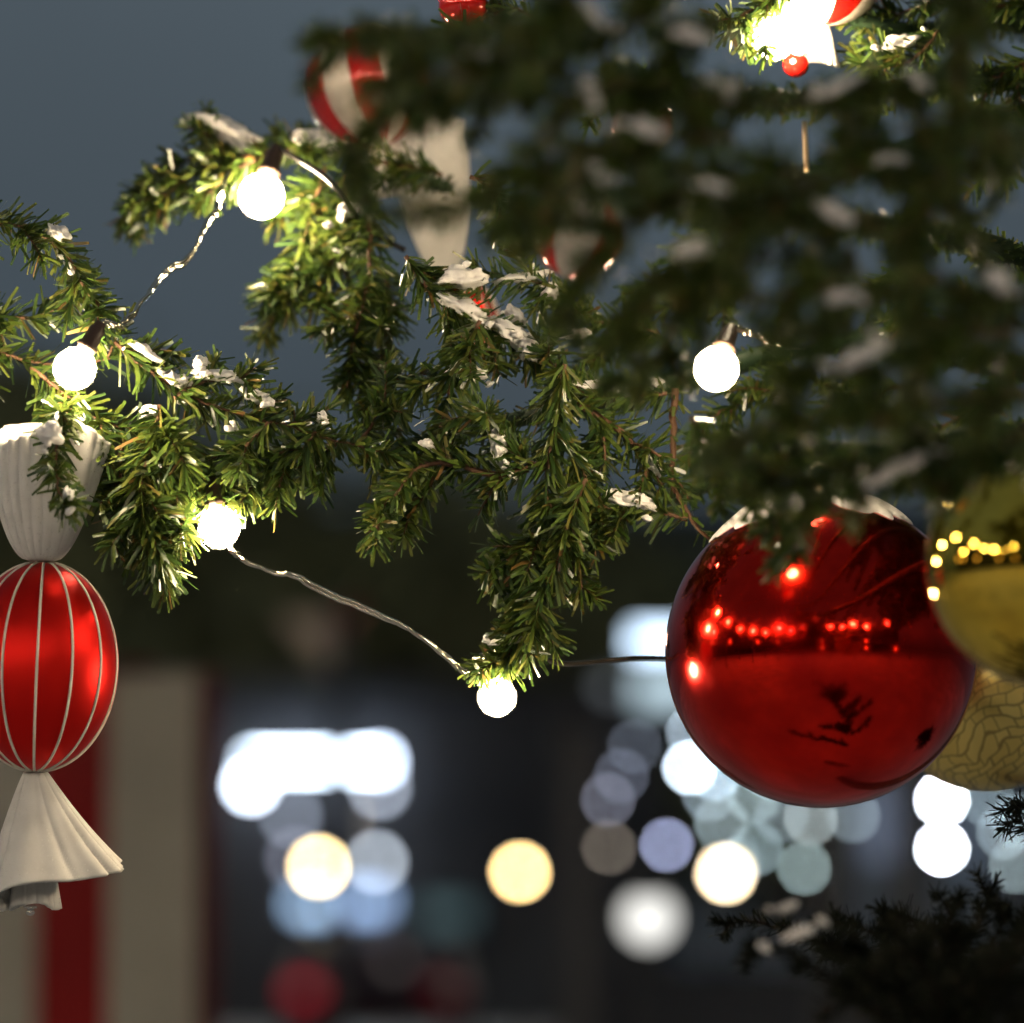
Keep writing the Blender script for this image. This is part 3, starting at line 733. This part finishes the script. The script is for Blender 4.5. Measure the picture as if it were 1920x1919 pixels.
c = P(690, 165, 3.35); k35 = KPX * 3.35
sb = striped_ball(c, 118 * k35, (-.25, .1, 1), 12, .05 + 1 / 12, 'glossy red and white striped candy ornament half hidden behind the dark branch at upper left')
wrapper(sb, P(728, 262, 3.35), (-.10, -.25, -1), 110 * k35, 18 * k35, 62 * k35, .5, 6, .18, 15, (0, 0), .8, .12, .3)
c = P(884, 584, 3.36)
pc = empty('candy_ornament', c, 'pale wrapped candy ornament behind the dark curved branch, only its white wrapper end showing', 'christmas ornament')
piped_body(pc, c, 46 * k35, 78 * k35, R(-30), 12, R(4))
wrapper(pc, P(836, 514, 3.35), (-.14, -.12, 1), 292 * k35, 16 * k35, 92 * k35, .55, 5, .16, 5, (8 * k35, 0), .62, .06, .2, cup=.42)
c = P(1555, -55, 3.12); k31 = KPX * 3.12
sb = striped_ball(c, 105 * k31, (.12, 0, 1), 10, .02, 'red and white striped candy ornament cut by the top edge, lit by two bulbs')
wrapper(sb, P(1535, 40, 3.12), (-.30, -.1, -1), 76 * k31, 16 * k31, 52 * k31, .6, 6, .14, 6, (0, 0), .8, .08, .2)
MB().sphere(P(1492, 122, 3.09), 25 * k31, 24, 12, axis=(.3, 0, 1), rz=24 * k31).build('knob', M_REDGLOSS, sb)
c = P(1085, 440, 2.72); k27 = KPX * 2.72
striped_ball(c, 85 * k27, (.35, .1, 1), 6, .5, 'blurred red and cream striped ornament sunk in dark foliage above centre')
c = P(1205, 235, 2.8)
striped_ball(c, 58 * KPX * 2.8, (.9, .2, .6), 6, .2, 'small blurred red and cream ornament deep in foliage near the top centre')


def cap_hook(t, c, r, cap_m=M_CAP):
    mb = MB(); mb.lathe(c, [(r * .97, 1e-5), (r * .985, r * .13), (r * 1.07, r * .13), (r * 1.09, r * .11), (r * 1.09, 1e-5)], 24); mb.build('cap', cap_m, t)
    ring = [Vector(c) + Vector((math.cos(q) * r * .07, 0, r * 1.14 + math.sin(q) * r * .07)) for q in np.linspace(0, 2 * math.pi, 17)]
    MB().tube(ring, r * .012, 6).build('hanger', M_CHROME, t)


def bauble(px, py, d, rpx, m, label, seg=128):
    c = P(px, py, d); r = rpx * KPX * d
    t = empty('bauble', c, label, 'christmas ornament', None)
    MB().sphere(c, r, seg, seg // 2).build('ball', m, t); cap_hook(t, c, r); return t, c, r


t, c, r = bauble(1540, 1222, 3.0, 293, M_REDMIRROR, 'big mirror red ball with a snow cap, reflecting the lit square')
# frosted snow lying on the shoulder of the ball
v, f, n, m = [], [], 120, 26
for a in range(m + 1):
    for b_ in range(n):
        q = 2 * math.pi * b_ / n; lim = R(31) + R(9) * noise.noise(Vector((math.cos(q) * 1.5, math.sin(q) * 1.5, 4.2))) + R(7) * noise.noise(Vector((math.cos(q) * 5, math.sin(q) * 5, 9)))
        lim += R(17) * max(0, -math.cos(q + .25)) ** .8 ; ph = lim * a / m
        h = 1.004 + .045 * (1 - (a / m) ** 4) * (1 + .6 * noise.fractal(Vector((math.sin(ph) * math.cos(q) * 3, math.sin(ph) * math.sin(q) * 3, 7)), 1, 2, 3)) - (.012 if a == m else 0)
        v.append(c + Vector((math.sin(ph) * math.cos(q), math.sin(ph) * math.sin(q), math.cos(ph))) * r * h)
for a in range(m):
    for b_ in range(n): f.append((a * n + b_, a * n + (b_ + 1) % n, (a + 1) * n + (b_ + 1) % n, (a + 1) * n + b_))
link('snow', mesh('snow', v, f, M_SNOW), t)
bauble(1962, 1062, 2.6, 228, M_GOLD, 'blurred mirror gold ball hanging in front of the red ball at the right edge')
bauble(1848, 1288, 3.22, 197, M_GOLD_REFL, 'gold ball with a brick-like reflection painted on, behind the big red ball')
bauble(868, 10, 3.06, 46, M_REDGLOSS, 'small glossy red ball at the top edge', 64)
# little bright ribbon hanging in the gap
rb = MB(); rb.tube(PP((1508, 228, 2.85), (1510, 260, 2.85), (1512, 300, 2.85), (1513, 322, 2.85)), [5 * KPX * 2.85] * 4, 10)
o = rb.build('ornament_hook', mat('brass hook', (.85, .62, .36), .3, metal=.6)); origin_to(o, P(1508, 228, 2.85)); tag(o, 'short brass coloured ornament hook shining in the dark foliage at upper right', 'hook')

# ------------------------------------------------------------------ striped hut at left
d = 7.0
x0, x1 = P(-260, 1250, d).x, P(412, 1250, d).x; zt = P(0, 1262, d).z; yd = P(0, 1262, d).y
hut = empty('striped_booth', (x0, yd, 0), 'market booth with upright red and cream boards behind the red candy', 'booth')
edges = [-260, -210, -70, 76, 210, 372, 452]; cols = [0, 1, 0, 1, 0, 1]
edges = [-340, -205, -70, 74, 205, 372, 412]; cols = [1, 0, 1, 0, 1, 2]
mb = MB()
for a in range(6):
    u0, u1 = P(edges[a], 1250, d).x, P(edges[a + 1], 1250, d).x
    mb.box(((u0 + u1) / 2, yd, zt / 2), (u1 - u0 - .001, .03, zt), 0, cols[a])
mb.build('front_boards', [M_STRIPE_R, M_STRIPE_W, mat('shaded red corner board', (.05, .004, .004), .6, spec=.2)], hut, False)  # the end board's shade is put into its darker red
X0, X1 = P(-340, 1250, d).x, P(412, 1250, d).x
XB = P(385, 1250, d + 1.1).x
MB().box(((X0 + XB) / 2, yd + .55, zt / 2 - .01), (XB - X0, 1.04, zt - .02)).build('body', M_DARKWOOD, hut, False)
MB().box(((X0 + XB) / 2, yd + .5, zt + .009), (XB - X0, 1.1, .016)).build('top_board', mat('red brown roof board', (.035, .006, .005), .7, spec=.2), hut, False)

# ------------------------------------------------------------------ far street: trees, buildings, lamps
M_FARLEAF = mat('far tree leaves', (.016, .020, .010), .8); noise_color(M_FARLEAF, (.08, .09, .045), (.20, .21, .10), .8)


def X(px, d): return (px - 960) * KPX * d


def far_tree(px, ytop, d, w, label, seed):
    r = np.random.default_rng(seed); c = P(px, ytop, d); x, y, h = c.x, c.y, c.z
    t = empty('street_tree', (x, y, 0), label, 'tree', 'dark trees across the square')
    MB().tube([(x, y, 0), (x + .1, y, h * .3), (x, y, h * .6), (x + .2, y, h * .85)], [.24, .20, .14, .05], 10).build('trunk', M_BARK, t)
    n = 9000; u = r.uniform(0, 1, 90); cl = np.stack([r.normal(size=90) * w * .30 * (1.15 - .75 * u) + x, r.normal(size=90) * w * .26 * (1.15 - .75 * u) + y, 2.4 + u * (h - 2.9)], 1)
    q = cl[r.integers(0, 90, n)] + r.normal(size=(n, 3)) * .55; s_ = r.uniform(.16, .36, n)[:, None]
    a = r.normal(size=(n, 3)); a /= np.linalg.norm(a, axis=1)[:, None]; b_ = np.cross(a, r.normal(size=(n, 3))); b_ /= np.linalg.norm(b_, axis=1)[:, None]
    v = np.stack([q - a * s_, q + b_ * s_ * .5, q + a * s_, q - b_ * s_ * .5], 1).reshape(-1, 3); f = np.arange(n * 4).reshape(-1, 4)
    link('crown', fast_mesh('crown', v, f, M_FARLEAF), t)


far_tree(20, 690, 76, 6.5, 'dark blurred tree across the square, behind the leftmost bulb', 1)
far_tree(420, 850, 78, 6.5, 'dark blurred tree across the square, behind the sagging wire', 2)
far_tree(800, 930, 80, 7, 'dark blurred tree across the square, behind the lowest bulb', 3)
far_tree(-400, 660, 82, 7, 'dark blurred tree across the square, beyond the left edge', 4)
far_tree(1120, 1040, 84, 5, 'lower dark blurred tree across the square, left of the red ball', 5)

# a long dark building closes the street
by = 105
M_TERR = mat('terrace render', (.2, .2, .22), .8); noise_color(M_TERR, (.25, .27, .31), (.42, .43, .46), .25)
bl = empty('terrace_building', (0, by, 0), 'long dark terrace closing the far side of the street', 'building')
MB().box((-4, by + 5, 4.2), (90, 10, 8.4)).build('wall', M_TERR, bl, False)
mb = MB(); mb.add([(-50, by - .6, 8.4), (42, by - .6, 8.4), (42, by + 10.6, 8.4), (-50, by + 10.6, 8.4), (-50, by + 5, 11), (42, by + 5, 11)], [(0, 1, 5, 4), (2, 3, 4, 5), (3, 0, 4), (1, 2, 5), (3, 2, 1, 0)]); mb.build('roof', M_ROOF, bl, False)
M_GLASS = mat('dark window glass', (.02, .024, .03), .08)
for k in range(14):
    for zz in (2.0, 5.4): MB().box((-42 + k * 6, by - .03, zz), (1.5, .1, 1.9)).build('window', M_GLASS, bl, False)


def lit(name, parent, px, py, d, wpx, hpx, color, st, dy=-.06, depth=.08):
    """A lit panel on a facade, centre at a photo pixel."""
    c = P(px, py, d); k = KPX * d
    return MB().box((c.x, c.y + dy, c.z), (wpx * k, depth, hpx * k)).build(name, emit(name + ' glow', color, st), parent, False)


def lit_globe(name, parent, px, py, d, rpx, color, st):
    c = P(px, py, d); return MB().sphere(c, rpx * KPX * d, 16, 10).build(name, emit(name + ' glow', color, st), parent)


# shop with a lit fascia behind the sagging wire
d = 60; c = P(600, 1500, d)
shop = empty('shop', (c.x, c.y + .2, 0), 'far shop with a bright white fascia tube and lamps right of the striped booth', 'shop')
MB().box((c.x, c.y + 3.2, 2.15), (9, 6, 4.3)).build('wall', M_DARKWALL, shop, False)
MB().box((c.x, c.y + 3.1, 4.42), (9.6, 6.8, .22)).build('roof', M_ROOF, shop, False)
lit('fascia_tube', shop, 590, 1430, d, 236, 12, (.70, .84, 1), 24, -.25)
lit('shop_window', shop, 600, 1695, d, 90, 30, (.45, .68, 1), 3.4, -.0)
lit('shop_window', shop, 690, 1690, d, 60, 36, (.42, .62, 1), 2.8, -.0)
lit('shop_window', shop, 835, 1715, d, 90, 40, (.14, .24, .26), .55, -.0)
for px, py, rr, col, st in ((470, 1472, 11, (.74, .84, 1), 46), (711, 1428, 11, (.68, .80, 1), 34), (712, 1478, 11, (.55, .62, .75), 14), (706, 1617, 11, (.62, .70, .80), 16),
                            (545, 1530, 12, (.35, .40, .50), 9), (640, 1530, 14, (.40, .34, .27), 8), (555, 1610, 12, (.32, .34, .44), 7)):
    lit_globe('wall_lamp', shop, px, py, d - .3, rr, col, st)

M_CARRED = mat('dark red car paint', (.05, .004, .006), .3, coat=0)
M_TYRE = mat('tyre rubber', (.012, .012, .012), .8)
c = P(700, 1775, 46)
car = empty('parked_car', (c.x, c.y, 0), 'dark parked car with a red tail lamp below the blue shop window', 'car')
mb = MB()
sec = [(-2.1, .45, .75), (-2.05, .40, .95), (-1.2, .35, 1.0), (-.7, .35, 1.38), (.6, .35, 1.42), (1.3, .35, 1.02), (2.0, .38, .85), (2.1, .45, .6)]
v, f = [], []
for y_, za, zb in sec:
    for x_, z_ in ((-.82, za), (-.86, (za + zb) / 2), (-.66, zb), (.66, zb), (.86, (za + zb) / 2), (.82, za)): v.append((c.x + x_, c.y + 2.1 + y_, z_))
for a in range(len(sec) - 1):
    for b_ in range(6): f.append((a * 6 + b_, a * 6 + (b_ + 1) % 6, a * 6 + 6 + (b_ + 1) % 6, a * 6 + 6 + b_))
f += [tuple(range(6)), tuple(reversed(range(len(v) - 6, len(v))))]
mb.add(v, f); mb.build('body', M_CARRED, car)
for sx in (-1, 1):
    for yy in (.85, 3.4):
        MB().lathe((c.x + sx * .80, c.y + yy, .32), [(-.1, .05), (-.1, .30), (-.07, .32), (.07, .32), (.1, .30), (.1, .05)], 20, (1, 0, 0)).build('wheel', M_TYRE, car)
    MB().box((c.x + sx * .68, c.y - .01, .80), (.24, .06, .13)).build('tail_lamp', emit('tail lamp glow', (.42, .012, .03), 1.6 if sx < 0 else .3), car, False)


def lamp_post(px, py, d, rpx, color, st, label, group):
    c = P(px, py, d); r = rpx * KPX * d
    t = empty('street_lamp', (c.x, c.y, 0), label, 'street lamp', group)
    yb = c.y + max(.5, 3 * r); zt = c.z + r * 2.2
    MB().tube([(c.x, yb, 0), (c.x, yb, .3), (c.x, yb, .32), (c.x, yb, zt - .06), (c.x, yb - .05, zt), (c.x, c.y, zt + .01), (c.x, c.y, c.z + r * 1.3)], [.07, .07, .03, .022, .02, .018, .015], 10).build('post', M_POST, t)
    MB().sphere(c, r, 20, 12).build('globe', emit('street lamp glow', color, st), t)
    MB().lathe((c.x, c.y, c.z + r * .8), [(0, r * .7), (r * .15, r * .75), (r * .5, r * .2), (r * .55, 1e-4)], 14).build('cap', M_POST, t)


for px, py, d, rr, col, st, lab in (
        (598, 1625, 52, 11, (1, .74, .36), 60, 'warm yellow street lamp right of the striped booth, before the blue shop window'),
        (975, 1635, 30, 11, (1, .70, .30), 55, 'warm yellow street lamp standing alone below the lowest bulb'),
        (1361, 1638, 26, 11, (1, .78, .52), 60, 'warm street lamp just above the tips of the dark fir'),
        (1216, 1722, 8, 50, (.75, .74, .70), 1.6, 'soft white globe lamp low between the warm lamps'),
        (740, 1800, 40, 14, (.10, .085, .08), 2.5, 'dim brownish lamp low behind the lit shop')):
    lamp_post(px, py, d, rr, col, st, lab, 'glowing lamps along the far street')

for x, y, lab in ((-10.5, 57, 'added unseen tall lamp beyond the striped booth, lighting the far trees'), (9.8, 62, 'added unseen tall lamp behind the market stall, lighting the far street')):  # two lamps out of view, added to brighten the far trees and road
    t = empty('street_lamp', (x, y, 0), lab, 'street lamp', 'added unseen lamps brightening the far street')  # this street_lamp is an added lamp out of view
    MB().tube([(x, y, 0), (x, y, .6), (x, y, .62), (x, y, 5.6)], [.1, .1, .06, .045], 10).build('post', M_POST, t)
    MB().sphere((x, y, 5.9), .28, 20, 12).build('globe', emit('added lamp glow', (1, .85, .65), 30), t)
    MB().lathe((x, y, 6.12), [(0, .2), (.04, .24), (.14, .05), (.15, 1e-4)], 14).build('cap', M_POST, t)
    ld = bpy.data.lights.new('added_lamp_light', 'POINT'); ld.energy = 8500; ld.color = (1, .88, .68); ld.shadow_soft_size = .30
    lo = bpy.data.objects.new('added_lamp_light', ld); COL.objects.link(lo); lo.parent = t; lo.location = (0, 0, 5.9)

# market stall with lit sign boards and a light curtain, behind the red ball
d = 15; c0, c1 = P(1050, 1165, d), P(2100, 1165, d)
st_ = empty('market_stall', ((c0.x + c1.x) / 2, c0.y, 0), 'market stall with bluish lit boards and curtain of lights behind the red ball', 'market stall')
sx0, sx1, sy = c0.x, c1.x, c0.y
for xx in (P(1085, 0, d).x, P(1560, 0, d).x, P(1700, 0, d).x, P(2080, 0, d).x):
    MB().box((xx, sy, 1.12), (.10, .10, 2.24)).build('post', M_POST, st_, False)
MB().box(((sx0 + sx1) / 2, sy + .8, 2.2), (sx1 - sx0, 2.0, .06)).build('roof', M_ROOF, st_, False)
MB().box(((sx0 + sx1) / 2, sy + 1.7, .7), (sx1 - sx0, .06, 1.4)).build('back_wall', M_DARKWALL, st_, False)
MB().box(((sx0 + sx1) / 2, sy + .2, .45), (sx1 - sx0, .6, .9)).build('counter', M_DARKWOOD, st_, False)
lit('sign_board', st_, 1240, 1205, d, 110, 44, (.62, .80, 1), 4)
lit('sign_board', st_, 1270, 1300, d, 160, 66, (.42, .55, .62), 1.5)
lit('sign_board', st_, 1140, 1290, d, 34, 30, (.18, .20, .22), 1.0)
lit('sign_board', st_, 1650, 1540, d, 60, 150, (.14, .17, .24), .9)
lit('sign_board', st_, 1810, 1560, d, 26, 150, (.12, .16, .22), 1.0)
for px, py, col, s_ in ((1293, 1440, (.68, .82, 1), 21), (1340, 1450, (.5, .66, .8), 11), (1351, 1545, (.28, .36, .38), 9), (1415, 1495, (.30, .40, .42), 9), (1418, 1592, (.25, .34, .36), 9),
                        (1520, 1535, (.34, .40, .40), 9), (1575, 1500, (.38, .47, .50), 9), (1578, 1590, (.36, .46, .48), 9), (1508, 1628, (.30, .40, .40), 9), (1440, 1450, (.3, .4, .42), 8),
                        (1650, 1480, (.22, .26, .36), 8), (1655, 1590, (.20, .23, .34), 8), (1882, 1560, (.28, .36, .40), 9), (1905, 1625, (.28, .36, .38), 9), (1250, 1585, (.34, .38, .58), 11),
                        (1766, 1500, (.78, .86, 1), 60), (1766, 1592, (.78, .86, 1), 60), (1092, 1420, (.20, .23, .34), 7), (1140, 1500, (.20, .21, .27), 7), (1100, 1550, (.15, .16, .19), 7), (1142, 1590, (.20, .17, .14), 7), (1115, 1370, (.18, .20, .27), 7), (1330, 1490, (.34, .44, .50), 7), (1465, 1530, (.28, .36, .40), 6), (1545, 1590, (.36, .44, .48), 6), (1600, 1530, (.30, .38, .42), 6), (1380, 1620, (.24, .30, .32), 7), (1850, 1500, (.24, .32, .36), 8), (1910, 1540, (.26, .34, .38), 8), (1700, 1540, (.16, .19, .27), 7), (1165, 1455, (.16, .18, .24), 6), (1085, 1480, (.15, .17, .22), 6), (1190, 1400, (.12, .14, .18), 6), (1300, 1375, (.45, .56, .66), 9)):
    lit_globe('curtain_light', st_, px, py, d + (.0 if px > 1200 else 1.0), 6.5, col, s_ * 4.2)

# pale banner far behind the wire
c = P(590, 1195, 13)
bn = empty('banner', (c.x, c.y, 0), 'pale slanting banner with a red corner, far behind the sagging wire', 'banner')
k = KPX * 13
MB().tube([(c.x + 45 * k, c.y, 0), (c.x + 45 * k, c.y, c.z + 70 * k)], .025, 8).build('pole', M_POST, bn)
mb = MB(); pts = [(520, 1150), (600, 1155), (660, 1190), (640, 1270), (590, 1240)]
q = [P(a, b_, 13) for a, b_ in pts]; n = len(q)
mb.add(q + [p + Vector((0, .01, 0)) for p in q], [tuple(range(n)), tuple(reversed(range(n, 2 * n)))] + [(a, n + a, n + (a + 1) % n, (a + 1) % n) for a in range(n)]); mb.build('cloth', mat('pale banner cloth', (.42, .34, .27), .8), bn, False)
MB().box(P(645, 1150, 13), (50 * k, .012, 36 * k)).build('red_corner', mat('red banner cloth', (.20, .012, .012), .8), bn, False)

# ------------------------------------------------------------------ lamps round the square behind the viewer: they light the tree and show in the balls
AZ = [(-104, 9, 3.5, 120), (-90, 14, 3.7, 160), (-78, 10, 3.4, 120), (-66, 15, 3.9, 200), (-55, 11, 3.5, 180), (-45, 16, 4.0, 240), (-35, 11, 3.4, 260), (-26, 18, 4.2, 260),
      (-17, 12, 3.8, 320), (-8, 17, 4.4, 280), (3, 12, 3.4, 320), (12, 18, 4.6, 240), (20, 11, 3.5, 300), (30, 16, 4.4, 240), (47, 13, 4.0, 200), (64, 16, 4.6, 160)]
LAMPS = [(.19 + math.sin(R(a)) * D, 3 - math.cos(R(a)) * D, z * 1.3 + .5 * math.sin(a * 7.0), pw) for a, D, z, pw in AZ]
M_HEAD = emit('square lamp glow', (1, .80, .58), 50)
LAMP_GAIN = 4.9
l0 = None
for k, (x, y, z, pw) in enumerate(LAMPS):
    t = empty('square_lamp', (x, y, 0), 'warm lit square lamp seen only as a bright dot in the mirror balls', 'street lamp', 'square lamps reflected in the mirror balls')
    if l0 is None:
        l0 = [MB().tube([(x, y, 0), (x, y, .5), (x, y, .52), (x, y, z - .25)], [.08, .08, .045, .035], 12).build('post', M_POST, t),
              MB().sphere((x, y, z), .25, 20, 12).build('globe', M_HEAD, t),
              MB().lathe((x, y, z + .2), [(0, .17), (.03, .2), (.13, .04), (.14, .001)], 16).build('cap', M_POST, t)]
        z0 = z
    else:
        for o in l0:
            q = o.copy(); COL.objects.link(q); q.parent = t
            if o.name.startswith('post'): q.scale.z = (z - .25) / (z0 - .25)
            else: q.location.z = z - z0
    ld = bpy.data.lights.new('square_lamp_light', 'POINT'); ld.energy = pw * LAMP_GAIN; ld.color = (1, .91, .77); ld.shadow_soft_size = .26
    lo = bpy.data.objects.new('square_lamp_light', ld); COL.objects.link(lo); lo.parent = t; lo.location = (0, 0, z)
    t.location = (x, y, 0)

# ------------------------------------------------------------------ dark houses round the square, behind the viewer (seen in the mirror balls)
M_WINLIT = emit('lit house window', (1, .62, .30), 3.0)
hr = random.Random(4)
for k, (x, y, w, h, rz) in enumerate([(-34, 2, 12, 8.5, 90), (-33, -12, 13, 9.5, 80), (-27, -26, 13, 8, 55), (-14, -33, 13, 10, 20), (0, -36, 13, 8.5, 0), (14, -33, 13, 9.5, -18), (26, -24, 13, 8, -50)]):
    t = empty('town_house', (0, 0, 0), 'dark gabled house with few lit windows, reflected in the red ball', 'house', 'dark houses reflected in the red ball')
    MB().box((0, 0, h / 2), (w, 8, h)).build('wall', M_DARKWALL, t, False)
    mb = MB(); mb.add([(-w / 2 - .3, -4.4, h), (w / 2 + .3, -4.4, h), (w / 2 + .3, 4.4, h), (-w / 2 - .3, 4.4, h), (-w / 2 - .3, 0, h + 3), (w / 2 + .3, 0, h + 3)], [(0, 1, 5, 4), (2, 3, 4, 5), (3, 0, 4), (1, 2, 5), (3, 2, 1, 0)]); mb.build('roof', M_ROOF, t, False)
    for a in range(4):
        for zz in (1.6, 4.6, 7.0):
            if zz + 1 < h: MB().box((-w / 2 + (a + .5) * w / 4, 4.02 if abs(rz) < 200 else 0, zz), (1.1, .1, 1.4)).build('window', M_WINLIT if hr.random() < .13 else M_GLASS, t, False)
    t.location = (x, y, 0); t.rotation_euler.z = math.atan2(x, 2 - y)
